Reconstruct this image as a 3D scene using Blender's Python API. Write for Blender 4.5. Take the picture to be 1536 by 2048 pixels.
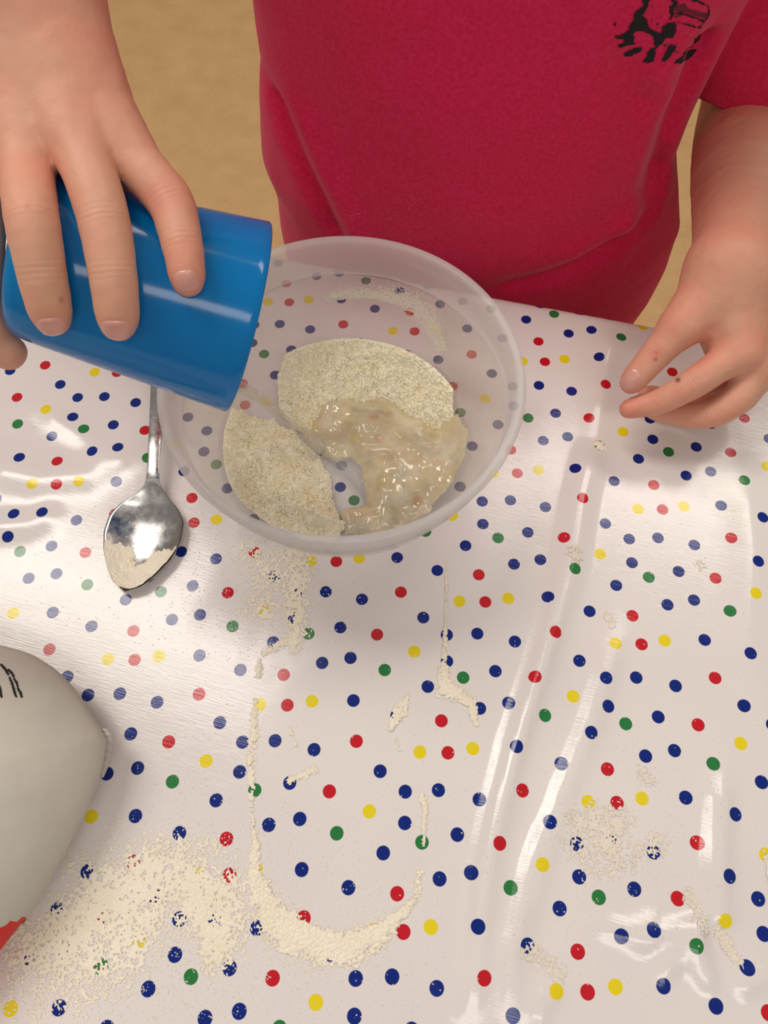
import bpy, bmesh, math, random
import numpy as np
from mathutils import Vector
from mathutils.bvhtree import BVHTree

scene = bpy.context.scene
for o in list(bpy.data.objects): bpy.data.objects.remove(o)

# ------------------------------------------------------------------ camera, world, light
T = 0.72                      # table height
CAM_H = 0.45                  # camera above the table
PITCH = math.radians(65.3)
F = 1540.0                    # focal length in pixels of a 1536 x 2048 frame
SP, CP = math.sin(PITCH), math.cos(PITCH)

cam_d = bpy.data.cameras.new('camera'); cam = bpy.data.objects.new('camera', cam_d)
scene.collection.objects.link(cam); scene.camera = cam
cam.location = (0, 0, T + CAM_H); cam.rotation_euler = (math.pi/2 - PITCH, 0, 0)
cam_d.sensor_fit = 'VERTICAL'; cam_d.sensor_height = 36; cam_d.lens = 36*F/2048; cam_d.clip_start = .02

scene.view_settings.view_transform = 'Standard'; scene.view_settings.look = 'None'
scene.view_settings.gamma = 1; scene.view_settings.use_curve_mapping = False
scene.view_settings.exposure = 0.0

w = bpy.data.worlds.new('room_light'); scene.world = w; w.use_nodes = True
w.node_tree.nodes['Background'].inputs[0].default_value = (1.0, .93, .87, 1)
w.node_tree.nodes['Background'].inputs[1].default_value = .30

ROOM_YAW = math.radians(-18)
def ceiling_panel(x, y, sx, sy, power, z=T+1.9, col=(1, .93, .85)):
    l = bpy.data.lights.new('ceiling_panel_light', 'AREA'); l.shape = 'RECTANGLE'; l.size = sx; l.size_y = sy
    l.energy = power; l.color = col
    o = bpy.data.objects.new('ceiling_panel_light', l); scene.collection.objects.link(o)
    o.location = (x, y, z); o.rotation_euler = (0, 0, ROOM_YAW)
ceiling_panel(-.93, .80, 1.3, .42, 22)
ceiling_panel(.75, 1.25, 1.3, .42, 15)
ceiling_panel(.35, -1.1, 1.3, .42, 11)
ceiling_panel(-1.6, -1.4, 1.3, .42, 5)

# ------------------------------------------------------------------ helpers
rng = np.random.default_rng(7); random.seed(7)
def Pw(px, py, h=0.0):
    "point at height h above the table seen at a pixel of the photograph"
    X, Y = (px-768)/F, (py-1024)/F
    dn, fw = SP + Y*CP, CP - Y*SP
    t = (CAM_H-h)/dn
    return np.array([X*t, fw*t, T+h])
def Pc(px, py, Z):
    X, Y = (px-768)/F*Z, (py-1024)/F*Z
    return np.array([X, CP*Z - SP*Y, T + CAM_H - (SP*Z + CP*Y)])
def Py(px, py, Yd):
    X, Y = (px-768)/F, (py-1024)/F
    dn, fw = SP + Y*CP, CP - Y*SP
    t = Yd/fw
    return np.array([X*t, Yd, T+CAM_H-dn*t])
CAMPOS = np.array([0, 0, T+CAM_H])

def _hash(i, j, k, seed):
    n = (i*374761393 + j*668265263 + k*2147483647 + seed*974711) & 0xffffffff
    n = ((n ^ (n >> 13))*1274126177) & 0xffffffff
    n = (n ^ (n >> 16)) & 0xffff
    return n/65535.0
def vnoise(p, freq, seed=0):
    "value noise in -1..1 at points (N,2 or 3)"
    p = np.asarray(p, float)*freq
    if p.shape[-1] == 2: p = np.concatenate([p, np.zeros(p.shape[:-1]+(1,))], -1)
    i = np.floor(p).astype(np.int64); f = p-i; f = f*f*(3-2*f)
    r = 0
    for a in (0, 1):
        for b in (0, 1):
            for c in (0, 1):
                wgt = (f[..., 0] if a else 1-f[..., 0])*(f[..., 1] if b else 1-f[..., 1])*(f[..., 2] if c else 1-f[..., 2])
                r = r + wgt*_hash(i[..., 0]+a, i[..., 1]+b, i[..., 2]+c, seed)
    return r*2-1
def fbm(p, freq, oct=4, seed=0):
    r = 0; a = 1; s = 0
    for o in range(oct):
        r = r + a*vnoise(p, freq*2**o, seed+o); s += a; a *= .5
    return r/s
def seg_dist(p, poly, closed=False):
    "distance of points (N,D) to a polyline, and position along it 0..n-1"
    poly = np.asarray(poly, float); n = len(poly)
    best = np.full(len(p), 1e9); par = np.zeros(len(p))
    for i in range(n if closed else n-1):
        a, b = poly[i], poly[(i+1) % n]; ab = b-a
        t = np.clip(((p-a)@ab)/max(ab@ab, 1e-12), 0, 1)
        d = np.linalg.norm(p-(a+t[:, None]*ab), axis=1)
        m = d < best; best[m] = d[m]; par[m] = i+t[m]
    return best, par
def in_poly(p, poly):
    poly = np.asarray(poly, float); n = len(poly); c = np.zeros(len(p), bool)
    for i in range(n):
        x1, y1 = poly[i]; x2, y2 = poly[(i+1) % n]
        if y1 == y2: continue
        m = ((y1 > p[:, 1]) != (y2 > p[:, 1])) & (p[:, 0] < (x2-x1)*(p[:, 1]-y1)/(y2-y1)+x1)
        c ^= m
    return c

def mesh_obj(name, verts, faces, mat, parent=None, smooth=True):
    me = bpy.data.meshes.new(name)
    me.from_pydata([tuple(map(float, v)) for v in verts] if not isinstance(verts, np.ndarray) else verts.tolist(), [],
                   faces if not isinstance(faces, np.ndarray) else faces.tolist())
    me.validate(); me.update()
    if smooth: me.polygons.foreach_set('use_smooth', np.ones(len(me.polygons), bool))
    if mat: me.materials.append(mat)
    o = bpy.data.objects.new(name, me); scene.collection.objects.link(o)
    if parent:
        o.parent = parent; o.matrix_parent_inverse = parent.matrix_basis.inverted()
    return o
def tag(o, label=None, cat=None, group=None, kind=None):
    if label: o['label'] = label
    if cat: o['category'] = cat
    if group: o['group'] = group
    if kind: o['kind'] = kind
    return o
def empty(name, loc):
    o = bpy.data.objects.new(name, None); scene.collection.objects.link(o); o.location = tuple(loc); o.empty_display_size = .02
    return o
def grid_faces(keep, nx, ny, idx):
    i, j = np.nonzero(keep)
    return np.stack([idx[i, j], idx[i+1, j], idx[i+1, j+1], idx[i, j+1]], 1)
def lathe(profile, seg=96):
    prof = np.asarray(profile, float); n = len(prof)
    th = np.linspace(0, 2*np.pi, seg, endpoint=False)
    V = np.stack([prof[:, None, 0]*np.cos(th), prof[:, None, 0]*np.sin(th), np.repeat(prof[:, 1:2], seg, 1)], -1).reshape(-1, 3)
    Fc = []
    for i in range(n-1):
        for j in range(seg):
            k = (j+1) % seg
            Fc.append((i*seg+j, i*seg+k, (i+1)*seg+k, (i+1)*seg+j))
    return V, Fc

# ---- implicit surfaces
def smin(a, b, k):
    h = np.clip(.5+.5*(b-a)/k, 0, 1)
    return b*(1-h)+a*h-k*h*(1-h)
def cone(p, a, b, ra, rb):
    a = np.asarray(a, float); b = np.asarray(b, float); ab = b-a
    t = np.clip(((p-a)@ab)/max(ab@ab, 1e-12), 0, 1)
    return np.linalg.norm(p-(a+t[:, None]*ab), axis=1)-(ra+t*(rb-ra))
def chain(p, nodes, k=.003):
    d = None
    for (a, ra), (b, rb) in zip(nodes[:-1], nodes[1:]):
        c = cone(p, a, b, ra, rb)
        d = c if d is None else smin(d, c, k)
    return d
def iso_mesh(f, lo, hi, h, coarse=5):
    "surface nets of f < 0 on a block-sparse grid"
    lo = np.asarray(lo, float); n = (np.ceil((np.asarray(hi)-lo)/h/coarse).astype(int))*coarse+1
    nc = (n-1)//coarse
    g = [lo[a]+(np.arange(nc[a])+.5)*h*coarse for a in range(3)]
    C = np.stack(np.meshgrid(*g, indexing='ij'), -1).reshape(-1, 3)
    v = f(C).reshape(nc)
    act = np.abs(v) < h*coarse*1.9
    V = np.ones(n, np.float32)
    V[:-1, :-1, :-1] = np.repeat(np.repeat(np.repeat(np.where(v < 0, -1, 1), coarse, 0), coarse, 1), coarse, 2)
    need = np.zeros(n, bool)
    fa = np.repeat(np.repeat(np.repeat(act, coarse, 0), coarse, 1), coarse, 2)
    need[:-1, :-1, :-1] |= fa; need[1:, 1:, 1:] |= fa; need[1:, :-1, :-1] |= fa; need[:-1, 1:, :-1] |= fa; need[:-1, :-1, 1:] |= fa
    ii = np.nonzero(need)
    pts = lo+np.stack(ii, 1)*h
    out = np.empty(len(pts))
    for s in range(0, len(pts), 400000): out[s:s+400000] = f(pts[s:s+400000])
    V[ii] = out
    ins = V < 0
    m = [n[0]-1, n[1]-1, n[2]-1]
    def corner(a, b, c, A=V): return A[a:a+m[0], b:b+m[1], c:c+m[2]]
    cnt = sum(corner(a, b, c, ins).astype(np.int8) for a in (0, 1) for b in (0, 1) for c in (0, 1))
    cell = (cnt > 0) & (cnt < 8)
    ci = np.stack(np.nonzero(cell), 1); idx = np.full(m, -1, np.int64); idx[cell] = np.arange(len(ci))
    acc = np.zeros((len(ci), 3)); num = np.zeros(len(ci))
    for a in (0, 1):
        for b in (0, 1):
            for ax in range(3):
                o0 = [0, 0, 0]; o1 = [0, 0, 0]
                oth = [q for q in range(3) if q != ax]
                o0[oth[0]] = o1[oth[0]] = a; o0[oth[1]] = o1[oth[1]] = b; o1[ax] = 1
                v0 = V[ci[:, 0]+o0[0], ci[:, 1]+o0[1], ci[:, 2]+o0[2]]; v1 = V[ci[:, 0]+o1[0], ci[:, 1]+o1[1], ci[:, 2]+o1[2]]
                cr = (v0 < 0) != (v1 < 0)
                t = np.where(cr, v0/np.where(v0 == v1, 1, v0-v1), 0)
                p = ci+np.array(o0)+0.0
                p[:, ax] += t
                acc[cr] += p[cr]; num[cr] += 1
    verts = lo+acc/num[:, None]*h
    faces = []
    for ax in range(3):
        u, vv = (ax+1) % 3, (ax+2) % 3
        sl0 = [slice(None)]*3; sl1 = [slice(None)]*3
        sl0[ax] = slice(0, n[ax]-1); sl1[ax] = slice(1, n[ax])
        ch = ins[tuple(sl0)] != ins[tuple(sl1)]
        e = np.stack(np.nonzero(ch), 1)
        ok = (e[:, u] > 0) & (e[:, vv] > 0) & (e[:, u] < n[u]-1) & (e[:, vv] < n[vv]-1)
        e = e[ok]
        def cidx(du, dv):
            q = e.copy(); q[:, u] -= du; q[:, vv] -= dv
            return idx[q[:, 0], q[:, 1], q[:, 2]]
        quad = np.stack([cidx(1, 1), cidx(0, 1), cidx(0, 0), cidx(1, 0)], 1)
        s = ins[e[:, 0], e[:, 1], e[:, 2]]
        quad[~s] = quad[~s][:, ::-1]
        quad = quad[(quad >= 0).all(1)]
        faces.append(quad)
    return verts, np.concatenate(faces)
def bvh_of(o):
    me = o.data
    return BVHTree.FromPolygons([v.co[:] for v in me.vertices], [p.vertices[:] for p in me.polygons])

# ---- materials
class NT:
    def __init__(s, name):
        s.m = bpy.data.materials.new(name); s.m.use_nodes = True; s.t = s.m.node_tree; s.n = s.t.nodes; s.l = s.t.links
        s.b = s.n['Principled BSDF']; s.out = s.n['Material Output']
    def add(s, typ, **kw):
        nd = s.n.new(typ)
        for k, v in kw.items():
            if k.startswith('i_'): pass
            else: setattr(nd, k, v)
        return nd
    def link(s, a, b): s.l.new(a, b)
    def val(s, sock, v):
        if isinstance(v, (int, float, tuple)): sock.default_value = v
        else: s.l.new(v, sock)
    def math(s, op, a, b=None):
        nd = s.n.new('ShaderNodeMath'); nd.operation = op; s.val(nd.inputs[0], a)
        if b is not None: s.val(nd.inputs[1], b)
        return nd.outputs[0]
    def vmath(s, op, a, b=None):
        nd = s.n.new('ShaderNodeVectorMath'); nd.operation = op; s.val(nd.inputs[0], a)
        if b is not None: s.val(nd.inputs[1], b)
        return nd.outputs[1] if op == 'LENGTH' else nd.outputs[0]
    def mix(s, f, a, b):
        nd = s.n.new('ShaderNodeMix'); nd.data_type = 'RGBA'
        s.val(nd.inputs[0], f); s.val(nd.inputs[6], a); s.val(nd.inputs[7], b); return nd.outputs[2]
    def rng(s, v, a, b, c=0.0, d=1.0, smooth=False):
        nd = s.n.new('ShaderNodeMapRange'); nd.interpolation_type = 'SMOOTHSTEP' if smooth else 'LINEAR'
        s.val(nd.inputs[0], v); nd.inputs[1].default_value = a; nd.inputs[2].default_value = b; nd.inputs[3].default_value = c; nd.inputs[4].default_value = d
        return nd.outputs[0]
    def noise(s, scale, detail=3, rough=.55, vec=None, out=0):
        nd = s.n.new('ShaderNodeTexNoise'); nd.inputs['Scale'].default_value = scale; nd.inputs['Detail'].default_value = detail; nd.inputs['Roughness'].default_value = rough
        s.l.new(vec if vec is not None else s.coord(), nd.inputs['Vector']); return nd.outputs[out]
    def coord(s):
        if not hasattr(s, 'c'): s.c = s.n.new('ShaderNodeTexCoord').outputs['Object']
        return s.c
    def bump(s, h, strength, dist=.001, normal=None):
        nd = s.n.new('ShaderNodeBump'); nd.inputs['Strength'].default_value = strength; nd.inputs['Distance'].default_value = dist
        s.l.new(h, nd.inputs['Height'])
        if normal is not None: s.l.new(normal, nd.inputs['Normal'])
        return nd.outputs[0]
    def set(s, **kw):
        for k, v in kw.items(): s.val(s.b.inputs[k.replace('_', ' ')], v)
        return s
def rgb(r, g, b):
    f = lambda c: (c/255/12.92 if c/255 <= .04045 else ((c/255+.055)/1.055)**2.4)
    return (f(r), f(g), f(b), 1.0)

# ================================================================== materials
LO = np.array([0.03534853, 0.05833358]); LA = np.array([0.09162568, -0.02640639]); LB = np.array([0.02591858, 0.08859166])
LM = np.linalg.inv(np.stack([LA, LB], 1))
def lattice(xy): return (xy-LO)@LM.T+np.array([0, 1])
DOTS = {'b': [(.006, .773), (.244, .789), (.653, .78), (.168, .566), (.824, .71), (.128, .311), (.287, .392), (.793, .352), (.382, .139), (.658, .124), (.867, .542)],
        'g': [(.987, .469), (.512, .378)], 'r': [(.47, .908), (.007, .997), (.403, .586), (.924, .171)], 'y': [(.847, .954), (.656, .545), (.142, .063)]}
def mat_cloth():
    s = NT('dotted_oilcloth')
    uv = s.add('ShaderNodeUVMap'); uv.uv_map = 'lattice'; uv = uv.outputs[0]
    col = s.mix(s.rng(s.noise(7, 3), .35, .7), rgb(231, 225, 221), rgb(226, 219, 218))
    cols = {'b': rgb(4, 36, 122), 'g': rgb(40, 122, 62), 'r': rgb(196, 24, 38), 'y': rgb(232, 212, 30)}
    for c, lst in DOTS.items():
        dmin = None
        for (x, y) in lst:
            d = s.vmath('SUBTRACT', uv, (x-.5, y-.5, 0.0)); d = s.vmath('FRACTION', d); d = s.vmath('SUBTRACT', d, (.5, .5, 0.0))
            d = s.vmath('LENGTH', s.vmath('MULTIPLY', d, (.0954, .0923, 0.0)))
            dmin = d if dmin is None else s.math('MINIMUM', dmin, d)
        col = s.mix(s.rng(dmin, .00385, .0035), col, cols[c])
    s.set(Base_Color=col, Roughness=.13, Specular_IOR_Level=.42)
    # fine woven emboss along the cloth
    sc = s.n.new('ShaderNodeMapping'); sc.inputs['Scale'].default_value = (8, 120, 1); s.link(uv, sc.inputs['Vector'])
    em = s.noise(1.0, 2, .5, sc.outputs[0])
    lp = s.noise(38, 2, .5)
    b1 = s.bump(lp, .12, .0012)
    s.link(s.bump(em, .13, .0004, b1), s.b.inputs['Normal'])
    return s.m
def mat_skin():
    s = NT('skin')
    n = s.noise(28, 4, .6); n2 = s.noise(140, 2)
    c = s.mix(s.rng(n, .35, .68), rgb(216, 165, 138), rgb(222, 152, 128))
    at = s.add('ShaderNodeAttribute', attribute_name='redness')
    c = s.mix(at.outputs['Fac'], c, rgb(214, 118, 104))
    mk = s.add('ShaderNodeAttribute', attribute_name='ink')
    c = s.mix(mk.outputs['Fac'], c, rgb(40, 45, 48))
    s.set(Base_Color=c, Roughness=.52, Subsurface_Weight=.18, Subsurface_Scale=.004, Specular_IOR_Level=.4)
    s.b.inputs['Subsurface Radius'].default_value = (1, .35, .2)
    v = s.add('ShaderNodeTexVoronoi'); v.inputs['Scale'].default_value = 750; s.link(s.coord(), v.inputs['Vector'])
    b1 = s.bump(v.outputs[0], .12, .0003)
    nb = s.bump(n2, .25, .0008, b1)
    tot = None; wob = s.math('MULTIPLY', n2, 3.0)
    for c, ax, rad in CREASES:
        d = s.vmath('SUBTRACT', s.coord(), tuple(map(float, c)))
        dt = s.n.new('ShaderNodeVectorMath'); dt.operation = 'DOT_PRODUCT'; s.link(d, dt.inputs[0]); dt.inputs[1].default_value = tuple(map(float, ax))
        wv = s.math('SINE', s.math('ADD', s.math('MULTIPLY', dt.outputs['Value'], 2*math.pi/.0021), wob))
        fall = s.math('MULTIPLY', s.rng(s.math('ABSOLUTE', dt.outputs['Value']), .0045, .0005), s.rng(s.vmath('LENGTH', d), rad*1.7, rad*.9))
        h = s.math('MULTIPLY', wv, fall); tot = h if tot is None else s.math('ADD', tot, h)
    s.link(s.bump(tot, .13, .0005, nb), s.b.inputs['Normal'])
    return s.m
def mat_simple(name, col, rough=.5, bump=None, **kw):
    s = NT(name); s.set(Base_Color=col, Roughness=rough, **kw)
    if bump: s.link(s.bump(s.noise(bump[0], 4), bump[1], bump[2]), s.b.inputs['Normal'])
    return s.m
def mat_shirt():
    s = NT('pink_cotton')
    n = s.noise(420, 2); n1 = s.noise(9, 3)
    c = s.mix(s.rng(n, .3, .75), rgb(206, 26, 74), rgb(224, 42, 92))
    # dusting of flour over the belly
    sep = s.add('ShaderNodeSeparateXYZ'); s.link(s.coord(), sep.inputs[0])
    gz = s.rng(sep.outputs[2], T+.13, T+.02)
    du = s.math('MULTIPLY', s.rng(s.noise(900, 2, .7), .60, .74), s.math('MULTIPLY', gz, s.rng(n1, .45, .65)))
    c = s.mix(s.math('MULTIPLY', du, .5), c, rgb(236, 200, 195))
    s.set(Base_Color=c, Roughness=.9, Specular_IOR_Level=.2, Sheen_Weight=.25)
    s.b.inputs['Sheen Tint'].default_value = (1, .6, .7, 1)
    b = s.bump(s.noise(1400, 1), .3, .0004)
    s.link(s.bump(s.noise(60, 3), .25, .002, b), s.b.inputs['Normal'])
    return s.m
def mat_clear(name, milk, milkcol, rough=.12, streak=False, tcol=(.97, .97, .98, 1)):
    "thin translucent plastic: partly clear, partly milky, with a surface reflection"
    s = NT(name); s.n.remove(s.b)
    tr = s.add('ShaderNodeBsdfTransparent'); tr.inputs[0].default_value = tcol
    df = s.add('ShaderNodeBsdfDiffuse'); df.inputs[0].default_value = milkcol
    tl = s.add('ShaderNodeBsdfTranslucent'); tl.inputs[0].default_value = milkcol
    mk = s.add('ShaderNodeMixShader'); mk.inputs[0].default_value = .5; s.link(df.outputs[0], mk.inputs[1]); s.link(tl.outputs[0], mk.inputs[2])
    m1 = s.add('ShaderNodeMixShader')
    if streak: s.link(s.rng(s.noise(30, 5, .65), .35, .75, milk*.6, milk*1.6), m1.inputs[0])
    else: m1.inputs[0].default_value = milk
    s.link(tr.outputs[0], m1.inputs[1]); s.link(mk.outputs[0], m1.inputs[2])
    gl = s.add('ShaderNodeBsdfGlossy'); gl.inputs['Roughness'].default_value = rough
    fr = s.add('ShaderNodeFresnel'); fr.inputs[0].default_value = 1.42
    m2 = s.add('ShaderNodeMixShader'); s.link(s.math('MULTIPLY', fr.outputs[0], .32), m2.inputs[0]); s.link(m1.outputs[0], m2.inputs[1]); s.link(gl.outputs[0], m2.inputs[2])
    s.link(m2.outputs[0], s.out.inputs[0])
    return s.m
def mat_flour(name='flour', c1=rgb(255, 250, 228), c2=rgb(253, 243, 212), bs=600):
    s = NT(name)
    n = s.noise(bs, 3, .65)
    s.set(Base_Color=s.mix(s.rng(s.noise(60, 4), .35, .65), c1, c2), Roughness=.95, Specular_IOR_Level=.1)
    s.link(s.bump(n, .5, .0009), s.b.inputs['Normal'])
    return s.m
def mat_batter():
    s = NT('wet_batter')
    n = s.noise(55, 4, .6)
    c = s.mix(s.rng(n, .36, .66), rgb(224, 204, 156), rgb(242, 232, 204))
    s.set(Base_Color=c, Roughness=.06, Specular_IOR_Level=.7, Subsurface_Weight=.3, Subsurface_Scale=.004)
    s.link(s.bump(s.noise(150, 2), .2, .0012), s.b.inputs['Normal'])
    tr = s.add('ShaderNodeBsdfTransparent'); tr.inputs[0].default_value = (.96, .93, .84, 1)
    mx = s.add('ShaderNodeMixShader'); s.link(s.rng(s.noise(40, 3), .35, .62, .12, .48), mx.inputs[0])
    s.link(s.b.outputs[0], mx.inputs[1]); s.link(tr.outputs[0], mx.inputs[2]); s.link(mx.outputs[0], s.out.inputs[0])
    return s.m
def mat_cup():
    s = NT('blue_plastic')
    n = s.noise(18, 3)
    c = s.mix(s.rng(n, .3, .7), rgb(0, 138, 216), rgb(0, 150, 218))
    s.set(Base_Color=c, Roughness=.13, Specular_IOR_Level=.55, Subsurface_Weight=.15, Subsurface_Scale=.006)
    tl = s.add('ShaderNodeBsdfTranslucent'); tl.inputs[0].default_value = rgb(0, 160, 225)
    mx = s.add('ShaderNodeMixShader'); mx.inputs[0].default_value = .38
    s.link(s.b.outputs[0], mx.inputs[1]); s.link(tl.outputs[0], mx.inputs[2]); s.link(mx.outputs[0], s.out.inputs[0])
    s.link(s.bump(s.noise(300, 3), .05, .0005), s.b.inputs['Normal'])
    return s.m
def mat_steel():
    s = NT('worn_steel')
    s.set(Base_Color=(.50, .49, .48, 1), Metallic=1.0, Roughness=s.rng(s.noise(220, 3), .3, .7, .16, .34))
    s.link(s.bump(s.noise(900, 2), .08, .0004), s.b.inputs['Normal'])
    return s.m
def mat_floor():
    s = NT('beige_vinyl')
    n = s.noise(16, 5, .6); n2 = s.noise(150, 3, .6)
    c = s.mix(s.rng(n, .3, .7), rgb(202, 160, 108), rgb(214, 174, 122))
    c = s.mix(s.math('MULTIPLY', s.rng(n2, .5, .75), .35), c, rgb(180, 140, 92))
    s.set(Base_Color=c, Roughness=.55)
    return s.m
def mat_bag():
    s = NT('white_paper')
    at = s.add('ShaderNodeAttribute', attribute_name='redprint')
    c = s.mix(s.rng(s.noise(20, 3), .35, .7), rgb(200, 194, 182), rgb(192, 186, 176))
    c = s.mix(s.rng(at.outputs['Fac'], .49, .51), c, rgb(214, 48, 42))
    s.set(Base_Color=c, Roughness=.6, Specular_IOR_Level=.35)
    s.link(s.bump(s.noise(45, 3), .25, .003), s.b.inputs['Normal'])
    return s.m
M_CLOTH = mat_cloth(); M_SHIRT = mat_shirt(); M_FLOUR = mat_flour(); M_BATTER = mat_batter()
M_DUST = mat_flour('flour_dust', rgb(247, 239, 222), rgb(243, 233, 211), 900)
M_PASTE = mat_flour('dried_paste', rgb(236, 228, 214), rgb(230, 220, 206), 900)
M_CUP = mat_cup(); M_STEEL = mat_steel(); M_FLOOR = mat_floor(); M_BAG = mat_bag()
M_BOWL = mat_clear('clear_plastic', .085, (.97, .97, .97, 1), .10, True, (1, 1, 1, 1))
M_RIM = mat_clear('frosted_plastic', .44, (.98, .98, .98, 1), .2, False, (1, 1, 1, 1))
M_WATER = mat_clear('water', .24, (.9, .89, .84, 1), .03)
M_WET = mat_clear('milky_water', .45, (.80, .80, .78, 1), .05)
M_INK = mat_simple('black_ink', rgb(20, 18, 20), .8)
M_INK2 = mat_simple('faded_ink', rgb(112, 26, 48), .85)
M_TROUSER = mat_simple('black_fabric', rgb(22, 22, 25), .9, (300, .3, .002))
M_NAIL = mat_simple('nail', rgb(218, 158, 146), .25)
M_WOOD = mat_simple('table_laminate', rgb(196, 176, 146), .5, (30, .1, .001))
M_METAL = mat_simple('grey_metal', (.25, .25, .26, 1), .4, None, Metallic=.9)
M_HAIR = mat_simple('brown_hair', rgb(72, 50, 34), .6, (200, .5, .004))
M_SHOE = mat_simple('dark_canvas', rgb(40, 42, 50), .8, (250, .3, .002))

# ================================================================== setting
mesh_obj('floor', [(-4, -4, 0), (4, -4, 0), (4, 5, 0), (-4, 5, 0)], [(0, 1, 2, 3)], M_FLOOR)['kind'] = 'structure'

M_WALL = mat_simple('painted_wall', rgb(226, 218, 204), .8, (60, .1, .002))
for nm, q in (('wall_back', [(-4, 4.5, 0), (4, 4.5, 0), (4, 4.5, 2.62), (-4, 4.5, 2.62)]), ('wall_left', [(-4, -4, 0), (-4, 4.5, 0), (-4, 4.5, 2.62), (-4, -4, 2.62)]), ('wall_right', [(4, 4.5, 0), (4, -4, 0), (4, -4, 2.62), (4, 4.5, 2.62)])):
    mesh_obj(nm, q, [(0, 1, 2, 3)], M_WALL, None, False)['kind'] = 'structure'
# ---- table frame
PHI = math.radians(-13.3)
EU = np.array([math.cos(PHI), math.sin(PHI)]); EW = np.array([math.sin(PHI), -math.cos(PHI)])
E0 = np.array([.085, .3756])
S0, S1, Q0, Q1 = -.72, .68, 0.008, .74
def tab(s_, q_): return E0+s_*EU+q_*EW
table = empty('table', (*tab((S0+S1)/2, (Q0+Q1)/2), 0)); tag(table, 'laminate table with metal legs under the dotted cloth', 'table')
def prism(corners, z0, z1):
    n = len(corners); V = [(*c, z0) for c in corners]+[(*c, z1) for c in corners]
    Fc = [tuple(range(n))[::-1], tuple(range(n, 2*n))]+[(i, (i+1) % n, n+(i+1) % n, n+i) for i in range(n)]
    return V, Fc
i_ = .004
mesh_obj('tabletop', *prism([tab(S0+i_, Q1-i_), tab(S1-i_, Q1-i_), tab(S1-i_, Q0+i_), tab(S0+i_, Q0+i_)], T-.028, T-.0015), M_WOOD, table, False)
for (a, b) in ((S0+.06, Q0+.06), (S1-.06, Q0+.06), (S0+.06, Q1-.06), (S1-.06, Q1-.06)):
    c = tab(a, b); V, Fc = lathe([(0, 0), (.02, 0), (.02, .012), (.016, .014), (.016, T-.028), (0, T-.028)], 20)
    mesh_obj('leg', V+np.array([*c, 0]), Fc, M_METAL, table)

# ---- wrinkles of the cloth
def W2(*pts): return np.array([Pw(x, y)[:2] for x, y in pts])
WR = [ # polyline, amplitude m, half width m
 (W2((1190, 880), (1160, 1000), (1140, 1130), (1085, 1330), (1030, 1500), (985, 1700), (960, 1900), (930, 2060)), .0042, .0085),
 (W2((1130, 1180), (1060, 1400), (1000, 1600), (965, 1750), (945, 1900)), .0022, .004),
 (W2((1240, 1250), (1180, 1450), (1120, 1600), (1070, 1760), (1030, 1900), (1015, 2060)), .0032, .007),
 (W2((1085, 1640), (1045, 1760), (1030, 1850), (1000, 1960)), .0022, .0035),
 (W2((1445, 1540), (1432, 1660), (1430, 1800), (1445, 1860)), .0042, .008),
 (W2((1250, 1890), (1330, 1870), (1390, 1850), (1400, 1930), (1425, 1990)), .0036, .006),
 (W2((1300, 1960), (1360, 1910), (1400, 1850)), .0028, .005),
 (W2((1170, 1850), (1260, 1860), (1330, 1810)), .0026, .006),
 (W2((1120, 1960), (1085, 2000), (1060, 2060)), .003, .006),
 (W2((1460, 1980), (1500, 1960), (1560, 1940)), .003, .006),
 (W2((1180, 690), (1250, 700), (1330, 730)), .002, .010),
 (W2((1220, 640), (1200, 760), (1190, 880)), .0022, .009),
 (W2((-60, 930), (80, 960), (180, 950), (300, 880)), .0030, .012),
 (W2((-60, 1060), (60, 1050), (130, 1020)), .0024, .009),
 (W2((1480, 900), (1500, 1100), (1490, 1300), (1560, 1500)), .0022, .011),
 (W2((60, 800), (160, 870), (230, 930)), .0016, .008),
 (W2((900, 1700), (880, 1850), (860, 2060)), .0016, .008),
]
def zcloth(xy):
    xy = np.asarray(xy, float); z = np.zeros(len(xy))
    for poly, amp, wd in WR:
        d, t = seg_dist(xy, poly)
        n = len(poly)-1
        endf = np.clip(np.minimum(t, n-t)/.6+.15, 0, 1)
        z += amp*endf*np.exp(-(d/wd)**2)
    br = np.clip((xy[:, 0]-.02)/.12, 0, 1)*np.clip((.12-xy[:, 1])/.08, 0, 1)
    z += br*.0016*np.clip(fbm(xy, 26, 2, 11)+.1, 0, 1)
    z += .0006*(fbm(xy, 9, 2, 5)+1)*.5
    # flat where things stand
    for (cx, cy, r) in ((-.023, .2427, .085),):
        dd = np.hypot(xy[:, 0]-cx, xy[:, 1]-cy); z *= np.clip((dd-r)/.02, 0, 1)
    return z
R = .008
def fold(q, qmax):
    "distance across the cloth -> (offset, drop), bending over the table edge at both ends"
    off = q.copy(); z = np.zeros_like(q)
    for sgn, q0 in ((-1, 0.0), (1, qmax)):
        e = (q-q0)*sgn; m = e > 0; th = np.clip(e/R, 0, math.pi/2)
        off = np.where(m, q0+sgn*R*np.sin(th), off)
        z = np.where(m, -R*(1-np.cos(th))-np.clip(e-R*math.pi/2, 0, None), z)
    return off, z
step = .0032
ss = np.concatenate([np.arange(S0, S1+1e-6, step)])
qq = np.concatenate([np.arange(-.16, -.02, .008), np.arange(-.02, Q1-.05, step), np.arange(Q1-.05, Q1+.16, .006)])
qo, qz = fold(qq, Q1)
SS, QQ = np.meshgrid(ss, np.arange(len(qq)), indexing='ij')
xy = E0+SS.reshape(-1, 1)*EU+qo[QQ.reshape(-1)][:, None]*EW
xyflat = E0+SS.reshape(-1, 1)*EU+qq[QQ.reshape(-1)][:, None]*EW
zz = qz[QQ.reshape(-1)]; flat = np.clip(1+zz/.01, 0, 1)
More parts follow.
